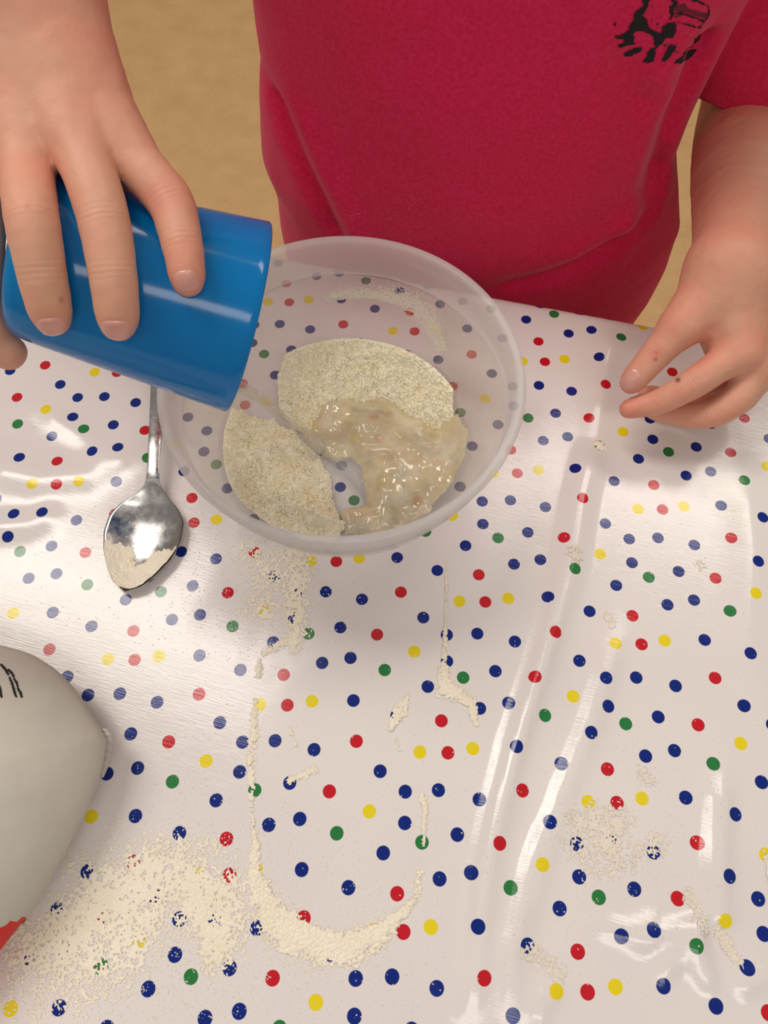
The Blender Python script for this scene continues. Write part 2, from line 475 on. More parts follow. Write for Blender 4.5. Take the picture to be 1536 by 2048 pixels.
zc = zcloth(xy)*flat
hang = np.clip(-zz/.15, 0, 1)
ripple = hang*.012*np.sin(SS.reshape(-1)*38)
xy = xy+ripple[:, None]*EW*np.where(qq[QQ.reshape(-1)] < .3, -1, 1)[:, None]*.5 - (hang*.004)[:, None]*EW*np.where(qq[QQ.reshape(-1)] < .3, 1, -1)[:, None]
V = np.concatenate([xy, (T+zz+zc)[:, None]], 1)
nx, ny = SS.shape; idx = np.arange(nx*ny).reshape(nx, ny)
Fc = np.stack([idx[:-1, :-1], idx[:-1, 1:], idx[1:, 1:], idx[1:, :-1]], -1).reshape(-1, 4)
cloth = mesh_obj('tablecloth', V, Fc, M_CLOTH)
tag(cloth, 'white oilcloth printed with red, blue, green and yellow dots covering the table', 'tablecloth')
uvl = cloth.data.uv_layers.new(name='lattice')
lv = np.empty(len(cloth.data.loops), np.int32); cloth.data.loops.foreach_get('vertex_index', lv)
uvl.data.foreach_set('uv', lattice(xyflat)[lv].astype(np.float32).reshape(-1))

# ================================================================== bowl
BC = np.array([-.023, .2427])
outer = [(0, .0), (.058, .0), (.064, .002), (.0705, .010), (.0775, .026), (.0850, .046), (.0905, .064), (.0935, .076)]
inner = [(.0920, .076), (.0890, .064), (.0835, .046), (.0760, .0265), (.0690, .0115), (.063, .0042), (.057, .0025), (0, .0022)]
def resample(pts, n):
    pts = np.array(pts); d = np.r_[0, np.cumsum(np.linalg.norm(np.diff(pts, axis=0), axis=1))]
    t = np.linspace(0, d[-1], n); q = np.stack([np.interp(t, d, pts[:, k]) for k in (0, 1)], 1)
    for _ in range(2): q[1:-1] = (q[:-2]+2*q[1:-1]+q[2:])/4
    return q
bowl = empty('mixing_bowl', (*BC, T)); tag(bowl, 'clear plastic mixing bowl with a frosted rim holding flour and water', 'bowl')
V, Fc = lathe(np.concatenate([resample(outer, 40), resample(inner, 40)]), 128)
bowl_wall = mesh_obj('bowl_wall', V+np.array([*BC, T+.0004]), Fc, M_BOWL, bowl)
rim = [(.0920, .0762), (.0937, .0762), (.0952, .078), (.0962, .090), (.0968, .0955), (.0995, .0962), (.1003, .0985), (.0995, .1005), (.0970, .1012), (.0950, .1003), (.0945, .0985), (.0938, .090), (.0925, .079), (.0920, .0762)]
V, Fc = lathe(rim, 128)
tag(mesh_obj('rim', V+np.array([*BC, T+.0004]), Fc, M_RIM, bowl), 'frosted band and lip of the bowl')
inn = np.array(inner)[::-1]
def bowl_floor(xy):
    r = np.hypot(xy[:, 0]-BC[0], xy[:, 1]-BC[1]); return np.interp(r, inn[:, 0], inn[:, 1])+.0008

def heightfield(name, poly, mat, hfun, res, base, jitter=.0015, jf=180, wall=None, crumbs=0):
    poly = np.asarray(poly); lo = poly.min(0)-.004; hi = poly.max(0)+.004
    gx = np.arange(lo[0], hi[0], res); gy = np.arange(lo[1], hi[1], res)
    G = np.stack(np.meshgrid(gx, gy, indexing='ij'), -1).reshape(-1, 2)
    d, _ = seg_dist(G, poly, True); sd = np.where(in_poly(G, poly), d, -d)+jitter*fbm(G, jf, 3, 3)
    if wall is not None: sd = np.minimum(sd, wall-np.hypot(G[:, 0]-BC[0], G[:, 1]-BC[1]))
    h = hfun(G, np.clip(sd, 0, None))
    z = base(G)+np.where(sd > 0, h, -.0004)
    nx, ny = len(gx), len(gy); S = (sd > -res*.5).reshape(nx, ny)
    keep = S[:-1, :-1] & S[1:, :-1] & S[:-1, 1:] & S[1:, 1:]
    idx = np.arange(nx*ny).reshape(nx, ny); fc = grid_faces(keep, nx, ny, idx)
    used = np.unique(fc); rm = np.full(nx*ny, -1); rm[used] = np.arange(len(used))
    V = np.concatenate([G, (T+.0004+z)[:, None]], 1)[used]; fc = rm[fc]
    if crumbs:
        okv = np.nonzero(sd[used] > .0006)[0]; pick = rng.choice(okv, crumbs); rr = .00025+.0010*rng.random(crumbs)**3
        oc = np.array([(1, 0, 0), (-1, 0, 0), (0, 1, 0), (0, -1, 0), (0, 0, 1), (0, 0, -1)], float)
        of = np.array([(0, 2, 4), (2, 1, 4), (1, 3, 4), (3, 0, 4), (2, 0, 5), (1, 2, 5), (3, 1, 5), (0, 3, 5)])
        ang = rng.random(crumbs)*6.28
        ox = oc[None]*(rr[:, None, None]*(.7+.6*rng.random((crumbs, 6, 1))))
        ca, sa = np.cos(ang)[:, None], np.sin(ang)[:, None]
        cv = np.stack([ox[..., 0]*ca-ox[..., 1]*sa, ox[..., 0]*sa+ox[..., 1]*ca, ox[..., 2]*.8], -1)
        cv += (V[pick]+np.stack([(rng.random(crumbs)-.5)*res, (rng.random(crumbs)-.5)*res, rr*.35], 1))[:, None]
        cf = (of[None]+(len(V)+6*np.arange(crumbs))[:, None, None]).reshape(-1, 3)
        V = np.concatenate([V, cv.reshape(-1, 3)])
        return mesh_obj(name, V, fc.tolist()+cf.tolist(), mat)
    return mesh_obj(name, V, fc, mat)
def PH(h, *pts): return np.array([Pw(x, y, h)[:2] for x, y in pts])

def heap(H, wd, seed, lump=.0021):
    def f(G, sd):
        h = H*np.tanh(sd*.80/H)
        g = np.clip(sd/.004, 0, 1)
        return np.clip(h+g*(lump*fbm(G, 170, 3, seed)+lump*1.5*np.abs(vnoise(G, 330, seed+9))+lump*.9*np.abs(vnoise(G, 760, seed+12))+.0050*fbm(G, 65, 3, seed+4)), 0, None)
    return f
far_poly = PH(.014, (553, 805), (556, 765), (582, 735), (607, 702), (640, 688), (690, 677), (735, 672), (792, 682), (828, 700), (858, 727), (888, 768), (905, 805), (907, 850), (875, 858), (835, 835), (800, 812), (755, 800), (700, 800), (655, 812), (632, 835), (622, 868), (590, 845), (570, 822))
fh = heightfield('flour_heap', far_poly, M_FLOUR, heap(.024, .010, 21), .0005, bowl_floor, .0030, 130, wall=.0775, crumbs=7000)
tag(fh, 'crescent heap of dry flour curving around the wet batter in the bowl', 'flour', kind='stuff')
near_poly = PH(.012, (443, 880), (468, 850), (508, 833), (545, 824), (582, 850), (612, 880), (640, 905), (655, 932), (664, 960), (660, 985), (672, 1010), (690, 1045), (660, 1075), (600, 1070), (520, 1040), (465, 1005), (440, 970), (434, 920))
nh = heightfield('flour_heap', near_poly, M_FLOUR, heap(.026, .013, 33), .0005, bowl_floor, .0030, 130, wall=.0775, crumbs=7000)
tag(nh, 'rounded mound of dry flour beside the water stream in the bowl', 'flour', kind='stuff')
bat_poly = PH(.010, (604, 858), (620, 815), (650, 785), (715, 776), (785, 785), (835, 818), (880, 838), (910, 850), (930, 890), (925, 935), (900, 975), (868, 1004), (862, 1024), (815, 1046), (745, 1064), (690, 1060), (678, 1012), (738, 1003), (728, 978), (724, 950), (722, 925), (700, 908), (672, 915), (640, 900), (616, 880))
def bat_h(G, sd):
    c1 = PH(.01, (715, 860))[0]; c2 = PH(.01, (810, 930))[0]; c3 = PH(.01, (760, 870))[0]
    g = .0042*(1-np.exp(-sd/.003))
    for c, a, r in ((c1, .0045, .012), (c2, .0055, .022), (c3, .003, .016)):
        g += a*np.exp(-((G-c)**2).sum(1)/r**2)*np.clip(sd/.01, 0, 1)
    e = np.clip(sd/.006, 0, 1)
    return np.clip(g+e*(.0030*fbm(G, 60, 2, 51)+.0014*np.abs(vnoise(G, 130, 52))+.0010*np.clip(vnoise(G, 300, 53)-.35, 0, 1)), .0002, None)
bt = heightfield('wet_batter', bat_poly, M_BATTER, bat_h, .0008, bowl_floor, .0012, 160, wall=.0785)
tag(bt, 'glossy lumpy wet batter where the water meets the flour', 'batter')
pud_poly = PH(.003, (640, 890), (690, 905), (725, 930), (735, 960), (745, 990), (735, 1006), (715, 985), (690, 955), (665, 935))
pd = heightfield('water_puddle', pud_poly, M_WET, lambda G, sd: .0025*(1-np.exp(-sd/.003))+.0005*fbm(G, 200, 2, 8), .0008, bowl_floor, .0006, 90)
tag(pd, 'milky water puddle on the bare bottom of the bowl', 'puddle')

# ================================================================== deposits of flour on the cloth
def deposit(name, label, strokes, hmax, thr, res=.00045, nf=380, seed=0, group=None, mat=None):
    "strokes: list of (pixel polyline, [half widths px], strength)"
    polys = []
    for pts, wds, st in strokes:
        polys.append((np.array([Pw(x, y)[:2] for x, y in pts]), np.array(wds, float)*.00030, st))
    allp = np.concatenate([p for p, _, _ in polys]); mw = max(w_.max() for _, w_, _ in polys)
    lo = allp.min(0)-mw*1.3; hi = allp.max(0)+mw*1.3
    gx = np.arange(lo[0], hi[0], res); gy = np.arange(lo[1], hi[1], res)
    G = np.stack(np.meshgrid(gx, gy, indexing='ij'), -1).reshape(-1, 2)
    dens = np.zeros(len(G))
    wob = fbm(G, 90, 3, seed+70)
    for p, w_, st in polys:
        d, t = seg_dist(G, p)
        wl = np.interp(t, np.arange(len(w_)), w_)
        dens = np.maximum(dens, st*np.clip(1.25*(1-(d/(wl*(1.2+.55*wob)+1e-6))), 0, 1))
    n = np.clip(.5+.42*fbm(G, nf, 3, seed)+.75*vnoise(G, 1250, seed+5), 0, 1.5)
    h = hmax*(dens-thr*n)
    nx, ny = len(gx), len(gy); S = (h > 0).reshape(nx, ny)
    keep = (S[:-1, :-1].astype(int)+S[1:, :-1]+S[:-1, 1:]+S[1:, 1:]) >= 3
    if not keep.any(): return None
    idx = np.arange(nx*ny).reshape(nx, ny); fc = grid_faces(keep, nx, ny, idx)
    used = np.unique(fc); rm = np.full(nx*ny, -1); rm[used] = np.arange(len(used))
    z = T+zcloth(G[used])+.00015+np.clip(h[used], 0, None)+.0001*(h[used] > 0)
    o = mesh_obj(name, np.concatenate([G[used], z[:, None]], 1), rm[fc], mat or M_DUST)
    tag(o, label, 'flour', group, 'stuff'); return o
deposit('spilled_flour', 'wide patch of spilled flour next to the paper bag',
        [([(120, 1870), (210, 1800), (300, 1760), (380, 1760), (440, 1800)], [70, 95, 85, 80, 60], 1.0), ([(400, 1800), (440, 1860), (430, 1900)], [70, 70, 40], 1.05), ([(200, 1760), (330, 1700)], [50, 30], .8),
         ([(60, 1900), (200, 1900), (300, 1850)], [70, 80, 60], .85), ([(30, 1960), (140, 1980), (240, 1960)], [50, 55, 40], .5)], .0008, .98, seed=1)
deposit('flour_ridge', 'thick curved ridge of flour left as the outline of the bowl',
        [([(512, 1690), (510, 1740), (520, 1790), (545, 1835), (590, 1870), (640, 1890), (700, 1893), (755, 1872), (800, 1830), (826, 1800)], [9, 16, 26, 30, 34, 34, 32, 23, 14, 8], 1.35)], .0012, .85, seed=2)
deposit('flour_line', 'broken straight line of flour running up from the curved ridge',
        [([(519, 1325), (518, 1350)], [8, 9], 1.0), ([(510, 1400), (508, 1450), (506, 1490)], [7, 9, 10], 1.0), ([(500, 1510), (503, 1545)], [13, 11], .95), ([(504, 1560), (506, 1640), (510, 1700)], [7, 6, 7], .85)], .0011, .95, seed=3)
deposit('flour_line', 'thin flour trace below the bowl ending in a hooked smear',
        [([(893, 1120), (892, 1200), (890, 1270), (888, 1340)], [3, 4, 6, 9], .95), ([(888, 1340), (890, 1380), (920, 1390), (945, 1410), (952, 1450)], [14, 18, 18, 15, 8], 1.05)], .0014, .8, seed=4)
deposit('flour_line', 'short upright flour streak crossing a green dot',
        [([(845, 1592), (850, 1620), (847, 1690)], [10, 9, 5], 1.05), ([(838, 1740), (835, 1790)], [9, 12], .7)], .0012, .8, seed=5)
deposit('flour_smear', 'slanted flour flake lying over a blue dot',
        [([(815, 1395), (800, 1420), (782, 1458)], [8, 15, 7], 1.2), ([(790, 1480), (800, 1500)], [6, 5], .7)], .0014, .75, seed=6)
deposit('flour_smear', 'faint flour scratch running into a blue dot',
        [([(630, 1538), (600, 1552), (578, 1562)], [8, 9, 8], 1.0), ([(580, 1455), (592, 1490)], [5, 6], .75)], .001, .8, seed=7)
deposit('flour_dusting', 'grainy flour dusting and hooked ridge in front of the bowl',
        [([(590, 1110), (595, 1200), (592, 1290)], [45, 38, 25], .9), ([(520, 1110), (560, 1160)], [60, 55], .62), ([(590, 1275), (560, 1290), (527, 1308)], [18, 13, 7], 1.1), ([(520, 1210), (530, 1230)], [34, 24], .75)], .0009, .95, seed=8)
deposit('flour_smear', 'dried flour paste blotch between yellow dots on the creased cloth',
        [([(1200, 1640), (1225, 1650), (1215, 1690)], [38, 42, 36], .92), ([(1150, 1640), (1180, 1660)], [22, 26], .8), ([(1310, 1680), (1300, 1700)], [26, 26], .72), ([(1145, 1690), (1200, 1730), (1290, 1700)], [26, 40, 26], .55)], .0008, .95, seed=9, mat=M_PASTE)
deposit('flour_smear', 'pale paste streak near the puckered cloth',
        [([(1432, 1862), (1455, 1895), (1478, 1925)], [10, 14, 7], 1.1), ([(1375, 1790), (1395, 1830), (1405, 1860)], [12, 16, 12], .8)], .001, .85, seed=10, mat=M_PASTE)
deposit('flour_smear', 'faint paste smudge above a pair of yellow and red dots',
        [([(1065, 1905), (1090, 1925), (1120, 1950)], [22, 22, 15], .78)], .0007, .9, seed=11, mat=M_PASTE)
deposit('flour_smear', 'tiny dried paste spots along the fold of the cloth',
        [([(1215, 1235), (1222, 1250)], [12, 10], .95), ([(1145, 1110), (1150, 1125)], [16, 12], .85), ([(1400, 1125), (1405, 1135)], [16, 12], .7), ([(1290, 1545), (1300, 1560)], [18, 16], .66), ([(1535, 1715), (1540, 1760)], [14, 14], .9)], .0008, .85, seed=12, mat=M_PASTE)
deposit('flour_smear', 'flour fingerprint blotting a green dot by the hand',
        [([(1193, 890), (1206, 898)], [10, 10], 1.1)], .0006, .7, seed=13)
# loose specks, denser near the spill and in front of the bowl
cen = [(280, 1800, 170, 3200), (560, 1170, 90, 1800), (700, 1600, 420, 700), (1230, 1700, 160, 900), (640, 1880, 120, 400), (440, 1950, 200, 500), (1200, 1300, 330, 700), (320, 1150, 110, 260)]
fx = []
for cx, cy, sg, n in cen:
    for _ in range(n):
        x, y = random.gauss(cx, sg), random.gauss(cy, sg*.8)
        if y < 1000: continue
        fx.append(Pw(x, y)[:2])
fx = np.array(fx); fz = zcloth(fx); V = []; Fc = []
for (x, y), z in zip(fx, fz):
    if np.hypot(x-BC[0], y-BC[1]) < .075: continue
    r = random.uniform(.00018, .00055); a = random.random()*6.3; k = len(V)
    for q in range(4):
        rr = r*random.uniform(.6, 1.3); V.append((x+rr*math.cos(a+q*1.57), y+rr*math.sin(a+q*1.57), T+z+.0001))
    V.append((x, y, T+z+.0001+r*.7)); Fc += [(k, k+1, k+4), (k+1, k+2, k+4), (k+2, k+3, k+4), (k+3, k, k+4)]
tag(mesh_obj('flour_specks', V, Fc, M_DUST, None, False), 'loose specks of flour scattered over the dotted cloth', 'flour', None, 'stuff')
# smear of flour on the far inner wall of the bowl
bb = bvh_of(bowl_wall); V = []; Fc = []
arc = np.array([(655, 600), (700, 592), (760, 592), (810, 605), (845, 630), (870, 665), (885, 700)], float)
aw = np.array([8, 14, 18, 24, 26, 18, 8.])
for _ in range(5200):
    t = random.random()*6; i = min(int(t), 5); f_ = t-i
    c = arc[i]*(1-f_)+arc[i+1]*f_; wd = aw[i]*(1-f_)+aw[i+1]*f_
    px, py = c+np.array([random.gauss(0, wd*.5), -abs(random.gauss(0, wd*.7))+wd*.3])
    d = Pc(px, py, 1)-CAMPOS; d /= np.linalg.norm(d)
    hit, nor, fi, dist = bb.ray_cast(Vector(CAMPOS), Vector(d))
    if hit is None or hit.y < BC[1]: continue
    p = np.array(hit)-d*.0003; r = random.uniform(.0002, .0006); k = len(V)
    nrm = np.array(nor); u = np.cross(nrm, (0, 0, 1.)); u /= np.linalg.norm(u)+1e-9; v_ = np.cross(nrm, u)
    a = random.random()*6.3
    for q in range(3): V.append(p+r*(math.cos(a+q*2.1)*u+math.sin(a+q*2.1)*v_))
    Fc.append((k, k+1, k+2))
tag(mesh_obj('flour_film', V, Fc, M_DUST, None, False), 'arched smear of flour clinging to the far inner wall of the bowl', 'flour', None, 'stuff')

# ================================================================== spoon
cl_ = np.array([Pw(x, y, .006)[:2] for x, y in ((251, 1184), (266, 1140), (283, 1090), (297, 1040), (309, 993), (314, 955), (321, 870), (326, 800))])
cl_ = np.r_[cl_, [cl_[-1]+(cl_[-1]-cl_[-2])*3]]; tip = cl_[0]
cld = np.r_[0, np.cumsum(np.linalg.norm(np.diff(cl_, axis=0), axis=1))]
def cline(t): return np.stack([np.interp(t, cld, cl_[:, k]) for k in (0, 1)], -1)
def cnorm(t):
    g = cline(np.asarray(t)+.006)-cline(np.maximum(np.asarray(t)-.006, 0)); g = g/np.linalg.norm(g, axis=-1, keepdims=True)
    return np.stack([g[..., 1], -g[..., 0]], -1)
L_S = .185
prof_t = np.array([0, .004, .012, .024, .036, .048, .057, .063, .070, .080, .100, .130, .165, .180, .185])
prof_w = np.array([.0006, .0085, .0150, .0215, .0246, .0238, .0180, .0100, .0046, .0036, .0040, .0058, .0085, .0088, .0065])
prof_z = np.array([.0072, .0072, .0074, .0078, .0082, .0088, .0095, .0105, .0125, .0150, .0165, .0140, .0085, .0058, .0050])
prof_d = np.array([.0, .0016, .0046, .0066, .0070, .0060, .0038, .0016, -.0004, -.0006, -.0006, -.0008, -.0009, -.0008, 0])
tt = np.concatenate([np.linspace(0, .006, 8)[:-1], np.linspace(.006, .075, 46), np.linspace(.078, .178, 30), np.linspace(.18, L_S, 6)])
def sm(x, y):
    v_ = np.interp(tt, x, y)
    for _ in range(2): v_[1:-1] = (v_[:-2]+2*v_[1:-1]+v_[2:])/4
    return v_
w_t, z_t, d_t = sm(prof_t, prof_w), sm(prof_t, prof_z), sm(prof_t, prof_d)
cr = np.linspace(-1, 1, 25)
def spoon_surf(off):
    A = []
    for t, w_, z, d in zip(tt, w_t, z_t, d_t):
        for c in cr:
            p = cline(t)+cnorm(t)*w_*c
            A.append((p[0], p[1], T+z-d*(1-c*c)-off))
    return np.array(A)
top, bot = spoon_surf(0), spoon_surf(.0012)
n0 = len(top); nt, nc_ = len(tt), len(cr); V = np.concatenate([top, bot]); Fc = []
for i in range(nt-1):
    for j in range(nc_-1):
        a = i*nc_+j; Fc.append((a, a+1, a+nc_+1, a+nc_)); Fc.append((n0+a, n0+a+nc_, n0+a+nc_+1, n0+a+1))
for i in range(nt-1):
    for j in (0, nc_-1):
        a = i*nc_+j; Fc.append((a, a+nc_, n0+a+nc_, n0+a))
for i in (0, nt-1):
    for j in range(nc_-1):
        a = i*nc_+j; Fc.append((a, a+1, n0+a+1, n0+a))
V[:, 2] -= (V[:, 2].min()-T-.0010)
spoon = empty('spoon', (*tip, T)); tag(spoon, 'steel tablespoon with floury bowl lying beside the plastic bowl', 'spoon')
sv = V; nb = int(np.searchsorted(tt, .072))
fb = [f for f in Fc if (f[0] % n0)//nc_ < nb]; fhd = [f for f in Fc if (f[0] % n0)//nc_ >= nb]
def sub(Vv, faces):
    u = sorted({i for f in faces for i in f}); m = {a: b for b, a in enumerate(u)}
    return [Vv[i] for i in u], [tuple(m[i] for i in f) for f in faces]
sb = mesh_obj('spoon_bowl', *sub(sv, fb), M_STEEL, spoon); mesh_obj('handle', *sub(sv, fhd), M_STEEL, spoon)
# flour clinging to the front of the spoon
top_z = V[:n0].reshape(nt, nc_, 3)
res = []
G = np.stack(np.meshgrid(np.linspace(.0015, .042, 90), np.linspace(-.97, .97, 90), indexing='ij'), -1).reshape(-1, 2)
tz = np.interp(G[:, 0], tt, z_t); tw = np.interp(G[:, 0], tt, w_t); td = np.interp(G[:, 0], tt, d_t)
sp_shift = V[0, 2]-top[0, 2]
xyp = cline(G[:, 0])+(tw*G[:, 1])[:, None]*cnorm(G[:, 0])
zp = T+tz-td*(1-G[:, 1]**2)+sp_shift
edge = .037-.010*np.abs(G[:, 1]-.1)-.012*np.exp(-((G[:, 1]-.1)/.28)**2)+.010*np.clip(-G[:, 1], 0, 1)+.006*np.clip(G[:, 1], 0, 1)
dn = np.clip((edge-G[:, 0])/.010, -1, 1.2)-.9*(fbm(xyp, 420, 3, 61)*.5+.5)+.35*(fbm(xyp, 120, 2, 62))
hh = .0016*dn+.0005*np.abs(vnoise(xyp, 700, 64))*(dn > .05)
S_ = (hh > 0).reshape(90, 90); keep = (S_[:-1, :-1].astype(int)+S_[1:, :-1]+S_[:-1, 1:]+S_[1:, 1:]) >= 3
fc = grid_faces(keep, 90, 90, np.arange(8100).reshape(90, 90)); used = np.unique(fc); rm = np.full(8100, -1); rm[used] = np.arange(len(used))
Vf = np.concatenate([xyp, (zp+.00015+np.clip(hh, 0, None))[:, None]], 1)[used]
tag(mesh_obj('flour_clump', Vf, rm[fc], M_DUST), 'flour clinging to the hollow of the tablespoon', 'flour', None, 'stuff')

# ================================================================== cup
CR, CB = Pc(492, 637, .333), Pc(34, 508, .303)
cax = CR-CB; CL = np.linalg.norm(cax); cax = cax/CL
RB, RR = .0318, .0411
cprof = [(0, .0035), (.018, .0035), (.022, .0030), (RB-.0075, .0), (RB-.0045, .0008), (RB-.0018, .0026), (RB-.0004, .0050), (RB+.0004, .009)]
for k in range(1, 24): cprof.append((RB+.0004+(RR-RB-.0004)*k/24, .008+(CL-.0085)*k/24))
cprof += [(RR, CL-.0004), (RR-.0004, CL+.0002), (RR-.0012, CL), (RR-.0016, CL-.001)]
for k in range(1, 24): cprof.append((RR-.0016-(RR-RB-.0004)*k/24, CL-.001-(CL-.0085)*k/24))
cprof += [(RB-.002, .006), (0, .0055)]
V, Fc = lathe(cprof, 112)
e1 = np.cross(cax, (0, 0, 1.)); e1 /= np.linalg.norm(e1); e2 = np.cross(cax, e1)
V = CB+V[:, :1]*e1+V[:, 1:2]*e2+V[:, 2:3]*cax
cup = mesh_obj('cup', V, Fc, M_CUP); tag(cup, 'blue plastic cup tipped over the bowl in a hand', 'cup')
def cup_R(s_): return np.interp(s_, [0, .008, CL], [RB, RB, RR])
def on_cup(px, py, r, sink=.93):
    "first depth along the ray of a pixel where a finger of radius r touches the cup"
    for Z in np.arange(.2, .36, .0005):
        p = Pc(px, py, Z); s_ = (p-CB)@cax; d = np.linalg.norm(p-CB-s_*cax)
        if 0 <= s_ <= CL and d <= cup_R(s_)+r*sink: return p
    # beside the cup: depth of closest approach
    Zs = np.arange(.25, .36, .0005); ds = []
    for Z in Zs:
        p = Pc(px, py, Z); s_ = (p-CB)@cax; ds.append(np.linalg.norm(p-CB-s_*cax))
    return Pc(px, py, Zs[int(np.argmin(ds))])
# ---- water stream
lowlip = Pc(468, 752, .326)
path = [Pw(452, 762, .155), Pw(474, 770, .148), Pw(505, 788, .118), Pw(540, 812, .080), Pw(575, 842, .046), Pw(608, 872, .022), Pw(640, 905, .012)]
path = np.array(path); tq = np.linspace(0, len(path)-1, 60); pp = np.stack([np.interp(tq, range(len(path)), path[:, k]) for k in range(3)], 1)
for _ in range(6): pp[1:-1] = (pp[:-2]+2*pp[1:-1]+pp[2:])/4
wr = np.interp(tq/6, [0, .15, .4, .7, .9, 1], [.0060, .0050, .0040, .0044, .0062, .0070]); hr_ = np.interp(tq/6, [0, .3, 1], [.0018, .0024, .0022])
V = []; Fc = []; ns = 16
for i, (p, a, b) in enumerate(zip(pp, wr, hr_)):
    tg = pp[min(i+1, 59)]-pp[max(i-1, 0)]; tg /= np.linalg.norm(tg)
    u = np.cross(tg, (0, 0, 1.)); u /= np.linalg.norm(u); v_ = np.cross(u, tg)
    for q in range(ns):
        th = q*2*math.pi/ns; k = 1+.16*math.sin(3*th+i*.22)+.10*math.sin(i*.9+th)
        V.append(p+k*(a*math.cos(th)*u+b*math.sin(th)*v_))
for i in range(59):
    for q in range(ns): Fc.append((i*ns+q, i*ns+(q+1) % ns, (i+1)*ns+(q+1) % ns, (i+1)*ns+q))
Fc += [tuple(range(ns))[::-1], tuple(59*ns+q for q in range(ns))]
tag(mesh_obj('water_stream', V, Fc, M_WATER), 'thin stream of water pouring from the blue cup onto the flour', 'water')

# ================================================================== person
person = empty('person', (.065, .5, 0)); tag(person, 'person in a pink printed t-shirt pouring water from a cup over the bowl', 'person')
A3 = lambda *v_: np.array(v_, float)
def rel(x, y, h): return A3(x, y, T+h)
# -- hand holding the cup (its right hand)
def fr(wpx, Z): return wpx/2*Z/F
def finger_on_cup(joints):
    out = []
    for j in joints:
        px, py, r = j[:3]
        out.append((Pc(px, py, j[3]) if len(j) > 3 else on_cup(px, py, r), r))
    return out
KZ = .284
ringf = finger_on_cup([(42, 262, .0098, KZ), (54, 350, .0095, .278), (64, 440, .0092), (82, 540, .0085), (98, 612, .0078), (104, 634, .0068)])
midf = finger_on_cup([(140, 258, .0100, KZ-.001), (180, 350, .0096, .277), (208, 445, .0091), (225, 545, .0085), (234, 620, .0080), (236, 644, .0069)])
idxf = finger_on_cup([(232, 282, .0098, KZ+.004), (288, 342, .0090, .286), (342, 408, .0086, .285), (364, 490, .0075), (373, 542, .0068), (375, 560, .0061)])
pinf = finger_on_cup([(-48, 282, .0090, KZ+.003), (-44, 380, .0084, .287), (-34, 470, .0080, .294), (-40, 585, .0080, .305), (-16, 672, .0080, .315), (16, 704, .0074, .320)])
thumb = [(Pc(140, 110, .297), .0125), (Pc(185, 260, .322), .0120), (Pc(235, 390, .352), .0098), (Pc(285, 500, .372), .0088), (Pc(305, 545, .376), .0072)]
wristR = Pc(36, -40, .283); elbR = rel(-.285, .455, .345); shR = rel(-.07, .50, .325)
palmR = [(wristR+A3(-.010, 0, 0), .0165, pinf[0][0], .0105), (wristR+A3(-.004, 0, 0), .0180, ringf[0][0], .0112), (wristR+A3(.005, 0, 0), .0180, midf[0][0], .0116), (wristR+A3(.012, 0, -.004), .0160, idxf[0][0], .0108),
         (wristR+A3(.010, 0, -.010), .015, thumb[1][0], .0125), (Pc(60, 250, .298), .013, Pc(190, 265, .300), .013), (Pc(40, 325, .304), .0105, Pc(225, 335, .306), .0105)]
def densify(nodes, n=4):
    P_ = np.array([np.r_[a, r] for a, r in nodes]); P_ = np.concatenate([[2*P_[0]-P_[1]], P_, [2*P_[-1]-P_[-2]]]); out = []
    for i in range(1, len(P_)-2):
        for k in range(n):
            t = k/n; a, b, c, d = P_[i-1:i+3]
            out.append(.5*((2*b)+(c-a)*t+(2*a-5*b+4*c-d)*t*t+(3*b-a-3*c+d)*t**3))
    out.append(P_[-2])
    return [(q[:3], q[3]) for q in out]
def chain_min(p, nodes):
    d = None
    for (a, ra), (b, rb) in zip(nodes[:-1], nodes[1:]):
        c = cone(p, a, b, ra, rb); d = c if d is None else np.minimum(d, c)
    return d
def arm_sdf(palm, fingers, fore, kpalm=.010):
    fingers = [(densify(fg), k) for fg, k in fingers]; fore = densify(fore, 3)
    def f(p):
        d = None
        for a, ra, b, rb in palm:
            c = cone(p, a, b, ra, rb); d = c if d is None else smin(d, c, kpalm)
        c = chain_min(p, fore); d = smin(d, c, .014)
        out = d.copy()
        for fg, k in fingers:
            q_ = np.array([a for a, r in fg]); m = ((p > q_.min(0)-.026) & (p < q_.max(0)+.026)).all(1)
            if m.any(): out[m] = np.minimum(out[m], smin(d[m], chain_min(p[m], fg), k))
        return out+.00018*vnoise(p, 260, 4)
    return f
foreR = [(wristR, .0215), (wristR*.75+elbR*.25, .0245), (wristR*.4+elbR*.6, .031), (elbR, .030), (elbR*.5+shR*.5, .034), (shR, .038)]
fR = arm_sdf(palmR, [(ringf, .009), (midf, .009), (idxf, .009), (pinf, .008), (thumb, .009)], foreR)
# -- free hand (its left hand)
wristL = Pw(1462, 545, .088); elbL = rel(.270, .512, .060); shL = rel(.240, .512, .315)
iM, mM, rM, kM = Pw(1478, 706, .070), Pw(1504, 738, .058), Pw(1512, 752, .040), Pw(1504, 745, .024)
idxL = [(iM, .0104), (Pw(1438, 732, .066), .0100), (Pw(1384, 768, .058), .0094), (Pw(1322, 802, .046), .0080), (Pw(1278, 813, .040), .0070), (Pw(1258, 818, .038), .0060)]
midL = [(mM, .0098), (Pw(1478, 792, .052), .0094), (Pw(1428, 826, .042), .0088), (Pw(1365, 830, .032), .0078), (Pw(1318, 822, .026), .0068), (Pw(1300, 815, .025), .0058)]
rinL = [(rM, .0094), (Pw(1480, 800, .034), .0088), (Pw(1425, 815, .024), .0080), (Pw(1360, 805, .018), .0072), (Pw(1305, 790, .017), .0062), (Pw(1292, 788, .018), .0054)]
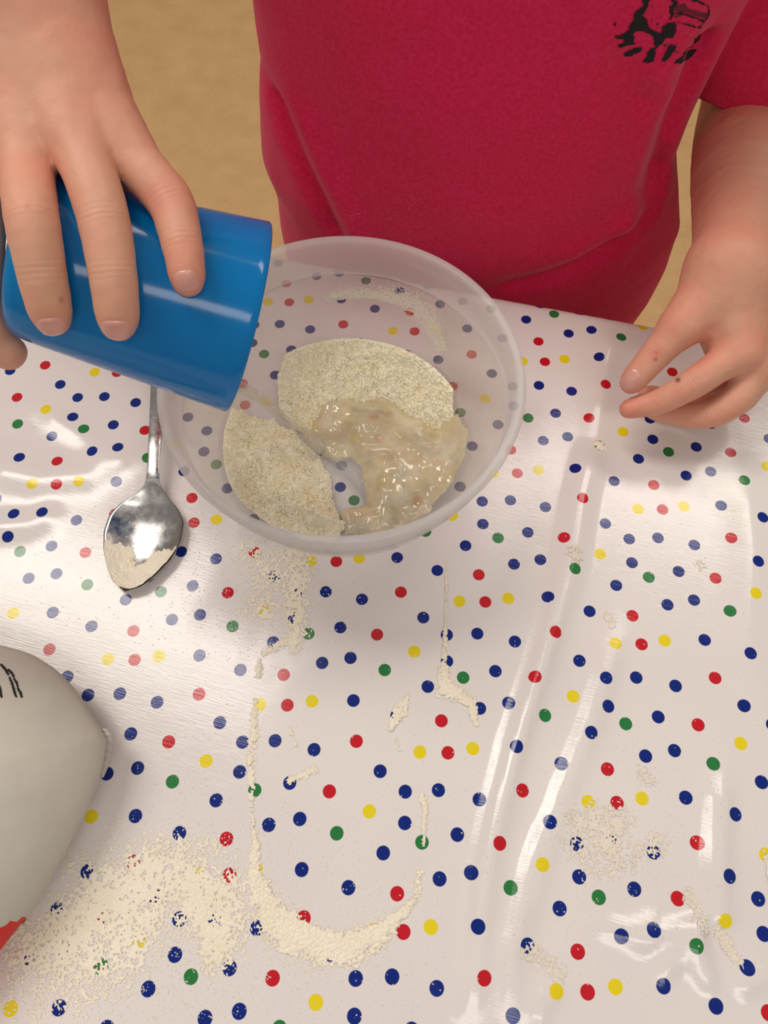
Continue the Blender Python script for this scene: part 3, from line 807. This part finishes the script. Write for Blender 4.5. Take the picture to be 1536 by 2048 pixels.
pinL = [(kM, .0086), (Pw(1470, 770, .018), .0078), (Pw(1430, 778, .013), .0070), (Pw(1390, 775, .011), .0064), (Pw(1360, 770, .012), .0054)]
thL = [(Pw(1425, 590, .084), .0135), (Pw(1366, 648, .074), .0118), (Pw(1312, 708, .062), .0096), (Pw(1272, 754, .052), .0082), (Pw(1262, 766, .049), .0068)]
palmL = [(wristL+A3(.006, 0, -.006), .0165, kM, .010), (wristL+A3(.004, 0, -.002), .018, rM, .0112), (wristL, .0185, mM, .0114), (wristL+A3(-.006, 0, .002), .0175, iM, .0112), (wristL+A3(-.008, 0, 0), .0165, thL[1][0], .0120),
         (Pw(1430, 610, .078), .014, Pw(1450, 690, .062), .0125)]
foreL = [(wristL, .0225), (wristL*.75+elbL*.25, .0265), (wristL*.4+elbL*.6, .0335), (elbL, .034), (elbL*.5+shL*.5, .036), (shL, .04)]
fL = arm_sdf(palmL, [(idxL, .006), (midL, .005), (rinL, .005), (pinL, .005), (thL, .008)], foreL)
def bounds(nodes, pad):
    q = np.array(nodes); return q.min(0)-pad, q.max(0)+pad
VB = []; FB = []; nv = 0
for f, nodes in ((fR, [n[0] for fg in (ringf, midf, idxf, pinf, thumb) for n in fg]+[wristR, elbR, shR]), (fL, [n[0] for fg in (idxL, midL, rinL, pinL, thL) for n in fg]+[wristL, elbL, shL])):
    lo, hi = bounds(nodes, .048)
    v_, q = iso_mesh(f, lo, hi, .0011, 6); VB.append(v_); FB.append(q+nv); nv += len(v_)
CREASES = []
for fg, js in ((ringf, (2, 3)), (midf, (2, 3)), (idxf, (2, 3)), (idxL, (2, 3)), (midL, (2,)), (thL, (2,))):
    for j in js:
        ax = fg[j+1][0]-fg[j-1][0]; CREASES.append((fg[j][0], ax/np.linalg.norm(ax), fg[j][1]))
M_SKIN = mat_skin()
# torso, neck, head and legs (coarse, mostly clothed)
NK = rel(.065, .505, .375); HD = rel(.062, .475, .52)
def f_rest(p):
    d = cone(p, rel(.065, .505, .10), rel(.065, .505, .29), .085, .08)
    d = smin(d, cone(p, shR, shL, .036, .036), .04)
    d = smin(d, cone(p, NK, NK+A3(0, -.012, .08), .036, .034), .03)
    q = (p-HD)/A3(.068, .088, .098); hd = (np.linalg.norm(q, axis=1)-1)*.068
    hd = smin(hd, cone(p, HD+A3(0, -.04, -.06), HD+A3(0, -.03, -.085), .038, .024), .03)
    hd = smin(hd, cone(p, HD+A3(0, -.080, .0), HD+A3(0, -.098, -.028), .008, .011), .012)
    for sx in (-1, 1):
        hd = smin(hd, cone(p, HD+A3(sx*.068, .005, .012), HD+A3(sx*.066, .0, -.02), .010, .007), .006)
        eye = np.linalg.norm(p-(HD+A3(sx*.028, -.083, .002)), axis=1)-.012
        hd = -smin(-hd, eye+.006, .008)
        hd = np.minimum(hd, np.linalg.norm(p-(HD+A3(sx*.028, -.070, .002)), axis=1)-.0115)
    mouth = cone(p, HD+A3(-.018, -.088, -.058), HD+A3(.018, -.088, -.058), .0035, .0035); hd = -smin(-hd, mouth, .004)
    d = smin(d, hd, .02)
    for sx in (-1, 1):
        hip = rel(.065+sx*.06, .50, -.10)
        d = np.minimum(d, chain(p, [(hip, .07), (A3(.065+sx*.07, .49, .36), .045), (A3(.065+sx*.07, .50, .07), .03), (A3(.065+sx*.075, .44, .03), .026)], .02))
        d = smin(d, cone(p, hip, rel(.065, .505, .12), .07, .08), .03)
    return d
v_, q = iso_mesh(f_rest, (-.16, .32, 0), (.30, .64, T+.66), .006, 4); VB.append(v_); FB.append(q+nv); nv += len(v_)
body = mesh_obj('body', np.concatenate(VB), np.concatenate(FB), M_SKIN, person)
bv = np.concatenate(VB)
red = np.zeros(len(bv))
for c, r, a in [(ringf[2][0], .008, .30), (midf[2][0], .008, .30), (idxf[2][0], .010, .55), (ringf[0][0], .012, .2), (midf[0][0], .012, .3), (ringf[-1][0], .009, .45), (midf[-1][0], .009, .45), (idxf[-1][0], .009, .45),
                (Pw(1310, 710, .070), .006, .6), (Pw(1395, 712, .07), .008, .6), (thL[-1][0], .012, .40), (idxL[-1][0], .014, .50), (iM, .012, .15), (Pw(1300, 800, .05), .007, .4)]:
    red = np.maximum(red, a*np.exp(-((bv-c)**2).sum(1)/r**2))
ink = np.zeros(len(bv))
d_ink = lambda px, py, r: np.exp(-(((px-768-(bv[:, 0]/np.maximum(((bv-CAMPOS)@A3(0, CP, -SP)), .05))*F)**2+(py-1024-(((bv-CAMPOS)@A3(0, -SP, -CP))/np.maximum(((bv-CAMPOS)@A3(0, CP, -SP)), .05))*F)**2)/r**2))
for px, py, r, a in ((1356, 760, 5, .95), (1311, 719, 3.5, .7), (1313, 704, 2.5, .5), (123, 599, 5, .5), (55, 413, 4, .25)): ink = np.maximum(ink, a*d_ink(px, py, r))
for nm, arr in (('redness', red), ('ink', ink)):
    at = body.data.attributes.new(nm, 'FLOAT', 'POINT'); at.data.foreach_set('value', arr.astype(np.float32))

# -- fingernails laid on the fingertips
bvh_body = bvh_of(body)
def nail(base, tipp, nrm, hw, label=None):
    base, tipp, nrm = map(np.asarray, (base, tipp, nrm)); ax = tipp-base; L_ = np.linalg.norm(ax); ax = ax/L_
    nrm = nrm-(nrm@ax)*ax; nrm = nrm/np.linalg.norm(nrm); lat = np.cross(ax, nrm)
    V = []; nu, nv_ = 11, 9
    for i in range(nu):
        u = i/(nu-1); wq = hw*(.72+.28*math.sin(math.pi*min(u*1.0+.12, .62)/.62*.5))*(1 if u < .85 else math.sqrt(max(0, 1-((u-.85)/.16)**2*.55)))
        if u < .15: wq *= math.sqrt(max(.35, 1-((.15-u)/.15)**2*.65))
        for j in range(nv_):
            vv = (j/(nv_-1)*2-1)
            o = base+ax*u*L_+lat*wq*vv+nrm*.02
            hit, n_, fi, ds = bvh_body.ray_cast(Vector(o), Vector(-nrm), .04)
            pt = np.array(hit) if hit is not None else base+ax*u*L_+lat*wq*vv
            V.append(pt+nrm*(.0006 if abs(vv) < .9 and 0 < i < nu-1 else .0001))
    Fc = [(i*nv_+j, i*nv_+j+1, (i+1)*nv_+j+1, (i+1)*nv_+j) for i in range(nu-1) for j in range(nv_-1)]
    return mesh_obj('fingernail', V, Fc, M_NAIL, person)
tocam = lambda p: (CAMPOS-p)/np.linalg.norm(CAMPOS-p)
def finger_nail(fg, frac0, frac1, hw, tilt=A3(0, 0, 0)):
    a, b = fg[-3][0], fg[-1][0]+(fg[-1][0]-fg[-2][0])/max(np.linalg.norm(fg[-1][0]-fg[-2][0]), 1e-6)*fg[-1][1]*.8
    pb, pt_ = a+(b-a)*frac0, a+(b-a)*frac1
    nail(pb, pt_, tocam(pb)+tilt, hw)
finger_nail(ringf, .62, 1.02, .0050, A3(0, -.55, .0)); finger_nail(midf, .64, 1.02, .0054, A3(0, -.55, 0)); finger_nail(idxf, .60, .98, .0043, A3(0, -.3, 0))
finger_nail(thL, .52, .96, .0048, A3(-.55, -.1, 0))

# -- t-shirt
zt = np.array([-.16, -.10, -.06, -.02, .02, .06, .10, .165, .25, .31, .355, .39])
at_ = np.array([.160, .168, .169, .1667, .162, .151, .150, .153, .150, .138, .096, .055])
xc_ = np.array([.0130, .0125, .0125, .0120, .0010, -.005, .0, .003, .001, 0, 0, 0])
dt_ = np.array([.078, .083, .088, .092, .095, .096, .094, .090, .084, .074, .060, .045])
TROT = math.radians(-8); cR, sR = math.cos(TROT), math.sin(TROT)
TC = A3(.064, .499)
def front(*pts): return np.array([Py(x, y, .405)[[0, 2]] for x, y in pts])
FOLDS = [ # polyline on the front (x,z), depth, half width
 (front((1440, 130), (1400, 220), (1352, 300), (1318, 400), (1300, 480)), -.0160, .011),
 (front((1330, 120), (1345, 220), (1318, 330), (1285, 450), (1260, 520)), .0085, .012),
 (front((1235, 110), (1262, 190), (1295, 250)), -.0040, .009),
 (front((1360, 330), (1365, 420), (1340, 500)), .0050, .010),
 (front((535, 320), (585, 390), (640, 470), (690, 560)), -.0120, .008),
 (front((560, 300), (620, 380), (680, 470), (730, 560)), .0070, .013),
 (front((1340, 470), (1220, 520), (1100, 560), (980, 585)), -.0075, .009),
 (front((1330, 440), (1220, 490), (1100, 530)), .0030, .012),
 (front((640, 40), (760, 60), (900, 30)), .0020, .02),
 (front((700, 200), (900, 260), (1100, 240)), .0030, .03),
]
hemR_c, hemL_c = shR*.25+elbR*.75, shL*.13+elbL*.87
def ell(p, shrink=0.0):
    z = p[:, 2]-T; x = p[:, 0]-TC[0]-np.interp(z, zt, xc_); y = p[:, 1]-TC[1]; X = x*cR+y*sR; Y = -x*sR+y*cR
    a = np.interp(z, zt, at_)-shrink; d = np.interp(z, zt, dt_)-shrink
    k = np.sqrt((X/a)**2+(Y/d)**2); g = np.sqrt((X/a**2)**2+(Y/d**2)**2)
    r = k*(k-1)/np.maximum(g, 1e-6)
    return r, Y
def f_shirt(p):
    r, Y = ell(p); z = p[:, 2]-T
    d = np.maximum(r, np.maximum(z-.385, -.135-z))
    fr_ = np.clip(-Y/.03, 0, 1); near = (np.abs(r) < .04)
    disp = np.zeros(len(p))
    if near.any():
        pn = p[near][:, [0, 2]]; dd = np.zeros(len(pn))
        for poly, amp, wd in FOLDS:
            s_, t = seg_dist(pn, poly); n = len(poly)-1
            dd += amp*np.clip(np.minimum(t, n-t)/.5+.2, 0, 1)*np.exp(-(s_/wd)**2)
        dd += .0022*fbm(p[near], 14, 2, 90)+.0010*fbm(p[near], 45, 2, 91)
        disp[near] = dd*np.where(fr_[near] > 0, .35+.65*fr_[near], .35)
    d = d-disp
    sl = smin(cone(p, shR, hemR_c, .062, .056), cone(p, shL, hemL_c, .056, .0585), .01)
    # cut the sleeves off square at their hems
    for hem, sh in ((hemR_c, shR), (hemL_c, shL)):
        n = (hem-sh)/np.linalg.norm(hem-sh)
        cut = (p-hem)@n
        sl = np.where(np.linalg.norm(p-hem, axis=1) < .12, np.maximum(sl, cut-.002), sl)
    d = smin(d, sl-.0015*fbm(p, 30, 2, 95), .005)
    # hollow at hems and at the bottom
    cav = np.minimum(cone(p, hemR_c*.45+shR*.55, hemR_c*2-shR, .050, .0535), cone(p, hemL_c*.6+shL*.4, hemL_c*1.5-shL*.5, .045, .0545))
    r2, _ = ell(p, .0075); cav = np.minimum(cav, np.maximum(r2, z+.05))
    cav = np.minimum(cav, cone(p, NK+A3(0, 0, .002), NK+A3(0, -.01, .08), .046, .06))
    return np.maximum(d, -cav)
v_, q = iso_mesh(f_shirt, (-.36, .34, T-.16), (.36, .63, T+.42), .0028, 4)
shirt = mesh_obj('t_shirt', v_, q, M_SHIRT, person); tag(shirt, 'loose pink cotton t-shirt with a black print on the chest')
# -- trousers, shoes, hair
def f_tr(p):
    d = None
    for sx in (-1, 1):
        c = chain(p, [(rel(.066+sx*.062, .502, -.055), .068), (A3(.065+sx*.07, .49, .36), .055), (A3(.065+sx*.07, .50, .10), .046)], .02)
        d = c if d is None else smin(d, c, .03)
    d = smin(d, cone(p, rel(.02, .502, -.05), rel(.115, .502, -.05), .072, .072), .03)
    return np.maximum(d+.002*fbm(p, 20, 2, 44), np.maximum(p[:, 2]-(T+.03), .075-p[:, 2]))
v_, q = iso_mesh(f_tr, (-.16, .36, .05), (.30, .62, T+.06), .005, 4); tag(mesh_obj('trousers', v_, q, M_TROUSER, person), 'black trousers')
for sx in (-1, 1):
    c0 = A3(.065+sx*.072, .515, .04)
    def f_sh(p):
        d = chain(p, [(c0, .042), (c0+A3(sx*.006, -.09, -.006), .040), (c0+A3(sx*.008, -.12, -.012), .032)], .02)
        d = smin(d, cone(p, c0, c0+A3(0, -.005, .055), .04, .037), .02)
        return np.maximum(d, .002-p[:, 2])
    v_, q = iso_mesh(f_sh, c0-A3(.08, .19, .05), c0+A3(.08, .08, .10), .005, 4); mesh_obj('shoe', v_, q, M_SHOE, person)
def f_hair(p):
    q_ = (p-HD-A3(0, .012, .014))/A3(.078, .092, .098); d = (np.linalg.norm(q_, axis=1)-1)*.078
    d = smin(d, cone(p, HD+A3(0, .07, .0), HD+A3(0, .075, -.07), .035, .025), .03)
    face = ((p-HD-A3(0, -.085, -.035))/A3(.058, .07, .085)); face = (np.linalg.norm(face, axis=1)-1)*.058
    return np.maximum(d+.003*fbm(p, 60, 2, 77), -face)
v_, q = iso_mesh(f_hair, HD-A3(.11, .12, .13), HD+A3(.11, .15, .13), .0045, 4); mesh_obj('hair', v_, q, M_HAIR, person)

# -- print on the chest: flat ink laid on the cloth
bs = bvh_of(shirt)
def decal(name, mask, x0, x1, y0, y1, stp, bv_, mat, parent, off=.0005):
    xs = np.arange(x0, x1+stp, stp); ys = np.arange(y0, y1+stp, stp)
    G = np.stack(np.meshgrid(xs, ys, indexing='ij'), -1).reshape(-1, 2)
    m = mask(G).reshape(len(xs), len(ys))
    keep = m[:-1, :-1] & m[1:, :-1] & m[:-1, 1:] & m[1:, 1:]
    idx = np.arange(len(G)).reshape(len(xs), len(ys)); fc = grid_faces(keep, len(xs), len(ys), idx)
    used = np.unique(fc); V = {}
    for k in used:
        d = Pc(G[k, 0], G[k, 1], 1)-CAMPOS; d /= np.linalg.norm(d)
        hit, n_, fi, ds = bv_.ray_cast(Vector(CAMPOS), Vector(d))
        if hit is not None: V[k] = np.array(hit)-d*off
    rm = {k: i for i, k in enumerate(V)}
    fc = [tuple(rm[a] for a in f) for f in fc if all(a in rm for a in f)]
    return mesh_obj(name, list(V.values()), fc, mat, parent)
def LP(*pts): return [(1200+x*240/1536, y*150/960) for x, y in pts]
BLK = [LP((600, -250), (700, -200), (640, 20), (600, 120), (560, 200), (600, 260), (620, 330), (700, 400), (790, 420), (800, 330), (870, 290), (940, 290), (990, 340), (980, 420), (940, 480), (850, 490), (810, 540), (760, 590), (700, 600), (700, 520), (650, 450), (560, 400), (470, 400), (440, 440), (440, 520), (480, 600), (400, 570), (330, 590), (260, 625), (215, 580), (310, 530), (300, 510), (180, 490), (220, 450), (330, 420), (380, 370), (330, 370), (400, 300), (440, 230), (400, 250), (470, 140), (560, 60), (540, 20)),
       LP((290, 690), (380, 640), (480, 600), (540, 600), (520, 650), (440, 690), (390, 730), (330, 730)), LP((540, 800), (580, 730), (630, 640), (700, 600), (770, 570), (720, 640), (700, 720), (680, 790), (620, 810)),
       LP((785, 780), (830, 690), (870, 590), (920, 565), (985, 590), (960, 650), (920, 700), (880, 760), (830, 800)), LP((950, 805), (1050, 710), (1130, 650), (1210, 625), (1245, 650), (1190, 710), (1110, 780), (1020, 828)),
       LP((1195, 560), (1210, 490), (1260, 430), (1310, 440), (1290, 500), (1240, 550)), LP((165, 310), (210, 280), (230, 300), (190, 350)), LP((1310, 600), (1330, 540), (1360, 530), (1340, 575)),
       LP((880, -40), (1000, 20), (960, 90), (940, 150), (930, 230), (900, 270), (890, 200), (880, 100), (930, 50)), LP((960, -30), (1200, -30), (1340, 30), (1400, 90), (1410, 130), (1330, 60), (1180, 15), (1040, 10)),
       LP((930, 155), (1050, 155), (1200, 200), (1360, 262), (1350, 285), (1190, 235), (1050, 190), (940, 180)), LP((930, 275), (1050, 290), (1200, 330), (1300, 350), (1290, 365), (1150, 340), (1000, 305)),
       LP((800, 580), (870, 560), (870, 580), (800, 600)), LP((960, 640), (1060, 680), (1180, 570), (1190, 585), (1080, 695), (960, 665)), LP((1390, 100), (1412, 110), (1380, 260), (1290, 360), (1270, 350), (1360, 250)),
       LP((650, 250), (680, 240), (670, 280), (650, 275)), LP((720, 290), (750, 285), (745, 320), (725, 315)), LP((680, 150), (705, 150), (700, 190), (685, 185)), LP((645, 70), (680, 65), (670, 100), (650, 100))]
GREY = [LP((960, 60), (1100, 40), (1120, 90), (1180, 130), (1390, 170), (1370, 255), (1200, 190), (1050, 150), (940, 140)), LP((950, 200), (1050, 180), (1060, 205), (960, 240))]
def mask_of(polys, jag):
    def f(G):
        g = G+jag*np.stack([vnoise(G, .16, 5), vnoise(G, .16, 6)], 1)+jag*.6*np.stack([vnoise(G, .4, 7), vnoise(G, .4, 8)], 1)
        m = np.zeros(len(G), bool)
        for p in polys: m |= in_poly(g, np.array(p))
        return m
    return f
tag(decal('shirt_print', mask_of(GREY, 1.2), 1335, 1425, 0, 48, 1.0, bs, M_INK2, person, .0004), 'faded part of the printed emblem')
tag(decal('shirt_print', mask_of(BLK, 2.2), 1220, 1425, -45, 134, .9, bs, M_INK, person, .0006), 'black ink print of a furry animal and pot')

# ================================================================== flour bag
bh = .030
bo = [Pw(x, y, bh)[:2] for x, y in ((0, 1290), (60, 1306), (110, 1336), (150, 1376), (182, 1424), (206, 1462), (216, 1478), (208, 1530), (192, 1580), (160, 1650), (115, 1740), (72, 1815), (40, 1850), (0, 1905))]
bo = np.array(bo); lastp = bo[-1]; firstp = bo[0]
ext = np.array([lastp+A3(-.03, -.035), lastp+A3(-.075, -.045), lastp+A3(-.115, -.02), firstp+A3(-.10, -.02), firstp+A3(-.085, .010), firstp+A3(-.04, .010)])
loop = np.concatenate([bo, ext]); d = np.r_[0, np.cumsum(np.linalg.norm(np.diff(np.r_[loop, loop[:1]], axis=0), axis=1))]
NL = 200; tl_ = np.linspace(0, d[-1], NL, endpoint=False); lc = np.r_[loop, loop[:1]]
out_ = np.stack([np.interp(tl_, d, lc[:, k]) for k in (0, 1)], 1)
cor = int(np.argmin(np.linalg.norm(out_-Pw(216, 1478, bh)[:2], axis=1)))
for _ in range(3):
    sm_ = (np.roll(out_, 1, 0)+2*out_+np.roll(out_, -1, 0))/4; sm_[cor] = out_[cor]; out_ = sm_
bcen = out_.mean(0); rho = np.linspace(0, 1, 40)[1:]
V = [(*bcen, 0)]; ztop = lambda r: bh+.046*(1-r**2.6)**.75
for r in rho:
    for p in bcen+r*(out_-bcen): V.append((p[0], p[1], ztop(r)))
for r in rho[::-1][1:]:
    for p in bcen+r*(out_-bcen): V.append((p[0], p[1], bh*(1-(1-r**2.2)**.6)*1.0+.0008))
V = np.array(V); V[0, 2] = ztop(0)
cr_n = fbm(V[:, :2], 30, 3, 17)*.0016+.0012*(1-np.abs(fbm(V[:, :2], 16, 2, 19)))**4
ntop = 1+len(rho)*NL
V[:ntop, 2] += cr_n[:ntop]; V[:, 2] += T
V[ntop:, 2] = np.maximum(V[ntop:, 2], T+.0028)
V = np.concatenate([V, [[*bcen, T+.0028]]])
Fc = [(0, 1+j, 1+(j+1) % NL) for j in range(NL)]
nr = len(rho)*2-1
for i in range(nr-1):
    for j in range(NL):
        a, b = 1+i*NL+j, 1+i*NL+(j+1) % NL; Fc.append((a, a+NL, b+NL, b))
lastr = 1+(nr-1)*NL; ci_ = len(V)-1
Fc += [(ci_, lastr+(j+1) % NL, lastr+j) for j in range(NL)]
bag = empty('flour_bag', (*bcen, T)); tag(bag, 'white paper flour bag with small black text and a red panel lying on the cloth', 'bag')
bb_ = mesh_obj('paper_body', V, Fc, M_BAG, bag)
l0, l1 = Pw(70, 1830, bh)[:2], Pw(-60, 1885, bh)[:2]; nn = np.array([-(l1-l0)[1], (l1-l0)[0]]); nn /= np.linalg.norm(nn)
sdr = (V[:, :2]-l0)@nn
if (Pw(0, 1905, bh)[:2]-l0)@nn < 0: sdr = -sdr
atr = bb_.data.attributes.new('redprint', 'FLOAT', 'POINT'); atr.data.foreach_set('value', np.clip(.5+(sdr+.0015*fbm(V[:, :2], 60, 2, 3))/.002, 0, 1).astype(np.float32))
# crimped corner seam
sp = np.array([Pw(x, y, bh-.004+h) for x, y, h in ((206, 1458, .002), (212, 1480, .0), (210, 1515, -.004), (203, 1555, -.008))])
V = []; Fc = []; tq = np.linspace(0, 3, 26)
for i, t in enumerate(tq):
    p = np.array([np.interp(t, range(4), sp[:, k]) for k in range(3)]); wd = np.interp(t, [0, .4, 1, 2.2, 3], [.0028, .0042, .0040, .0034, .0008])
    zz_ = .0010*math.sin(i*1.7)
    for c, dz in ((-1, .001), (0, .0018+zz_), (1, zz_)): V.append(p+A3(wd*(c*.7+.25), 0, dz))
    for c, dz in ((1, -.0008), (0, -.0005), (-1, -.0008)): V.append(p+A3(wd*(c*.7+.25), 0, dz))
for i in range(25):
    for k in range(6): Fc.append((i*6+k, i*6+(k+1) % 6, (i+1)*6+(k+1) % 6, (i+1)*6+k))
Fc += [(0, 1, 2, 3, 4, 5), tuple(150+k for k in (5, 4, 3, 2, 1, 0))]
mesh_obj('folded_seam', V, Fc, M_BAG, bag)
# small printed lines of text (too blurred to read in the photograph)
STR = [((2, 1329), (10, 1337), (16, 1348)), ((18, 1340), (23, 1346), (27, 1352)), ((19, 1355), (23, 1364), (25, 1370), (28, 1380), (32, 1392)), ((28, 1357), (33, 1365), (35, 1371)), ((36, 1376), (40, 1384), (43, 1393)), ((-4, 1366), (0, 1378), (3, 1393)), ((-14, 1350), (-8, 1372), (-5, 1393))]
def tmask(G):
    m = np.zeros(len(G), bool)
    for st in STR:
        d, t = seg_dist(G, np.array(st, float)); m |= d < (2.7+.9*vnoise(G, .55, 31)+.5*np.sin((G[:, 1]+G[:, 0]*.4)*2.3))
    return m
decal('printed_text', tmask, -20, 50, 1322, 1400, .5, bvh_of(bb_), M_INK, bag, .0004)
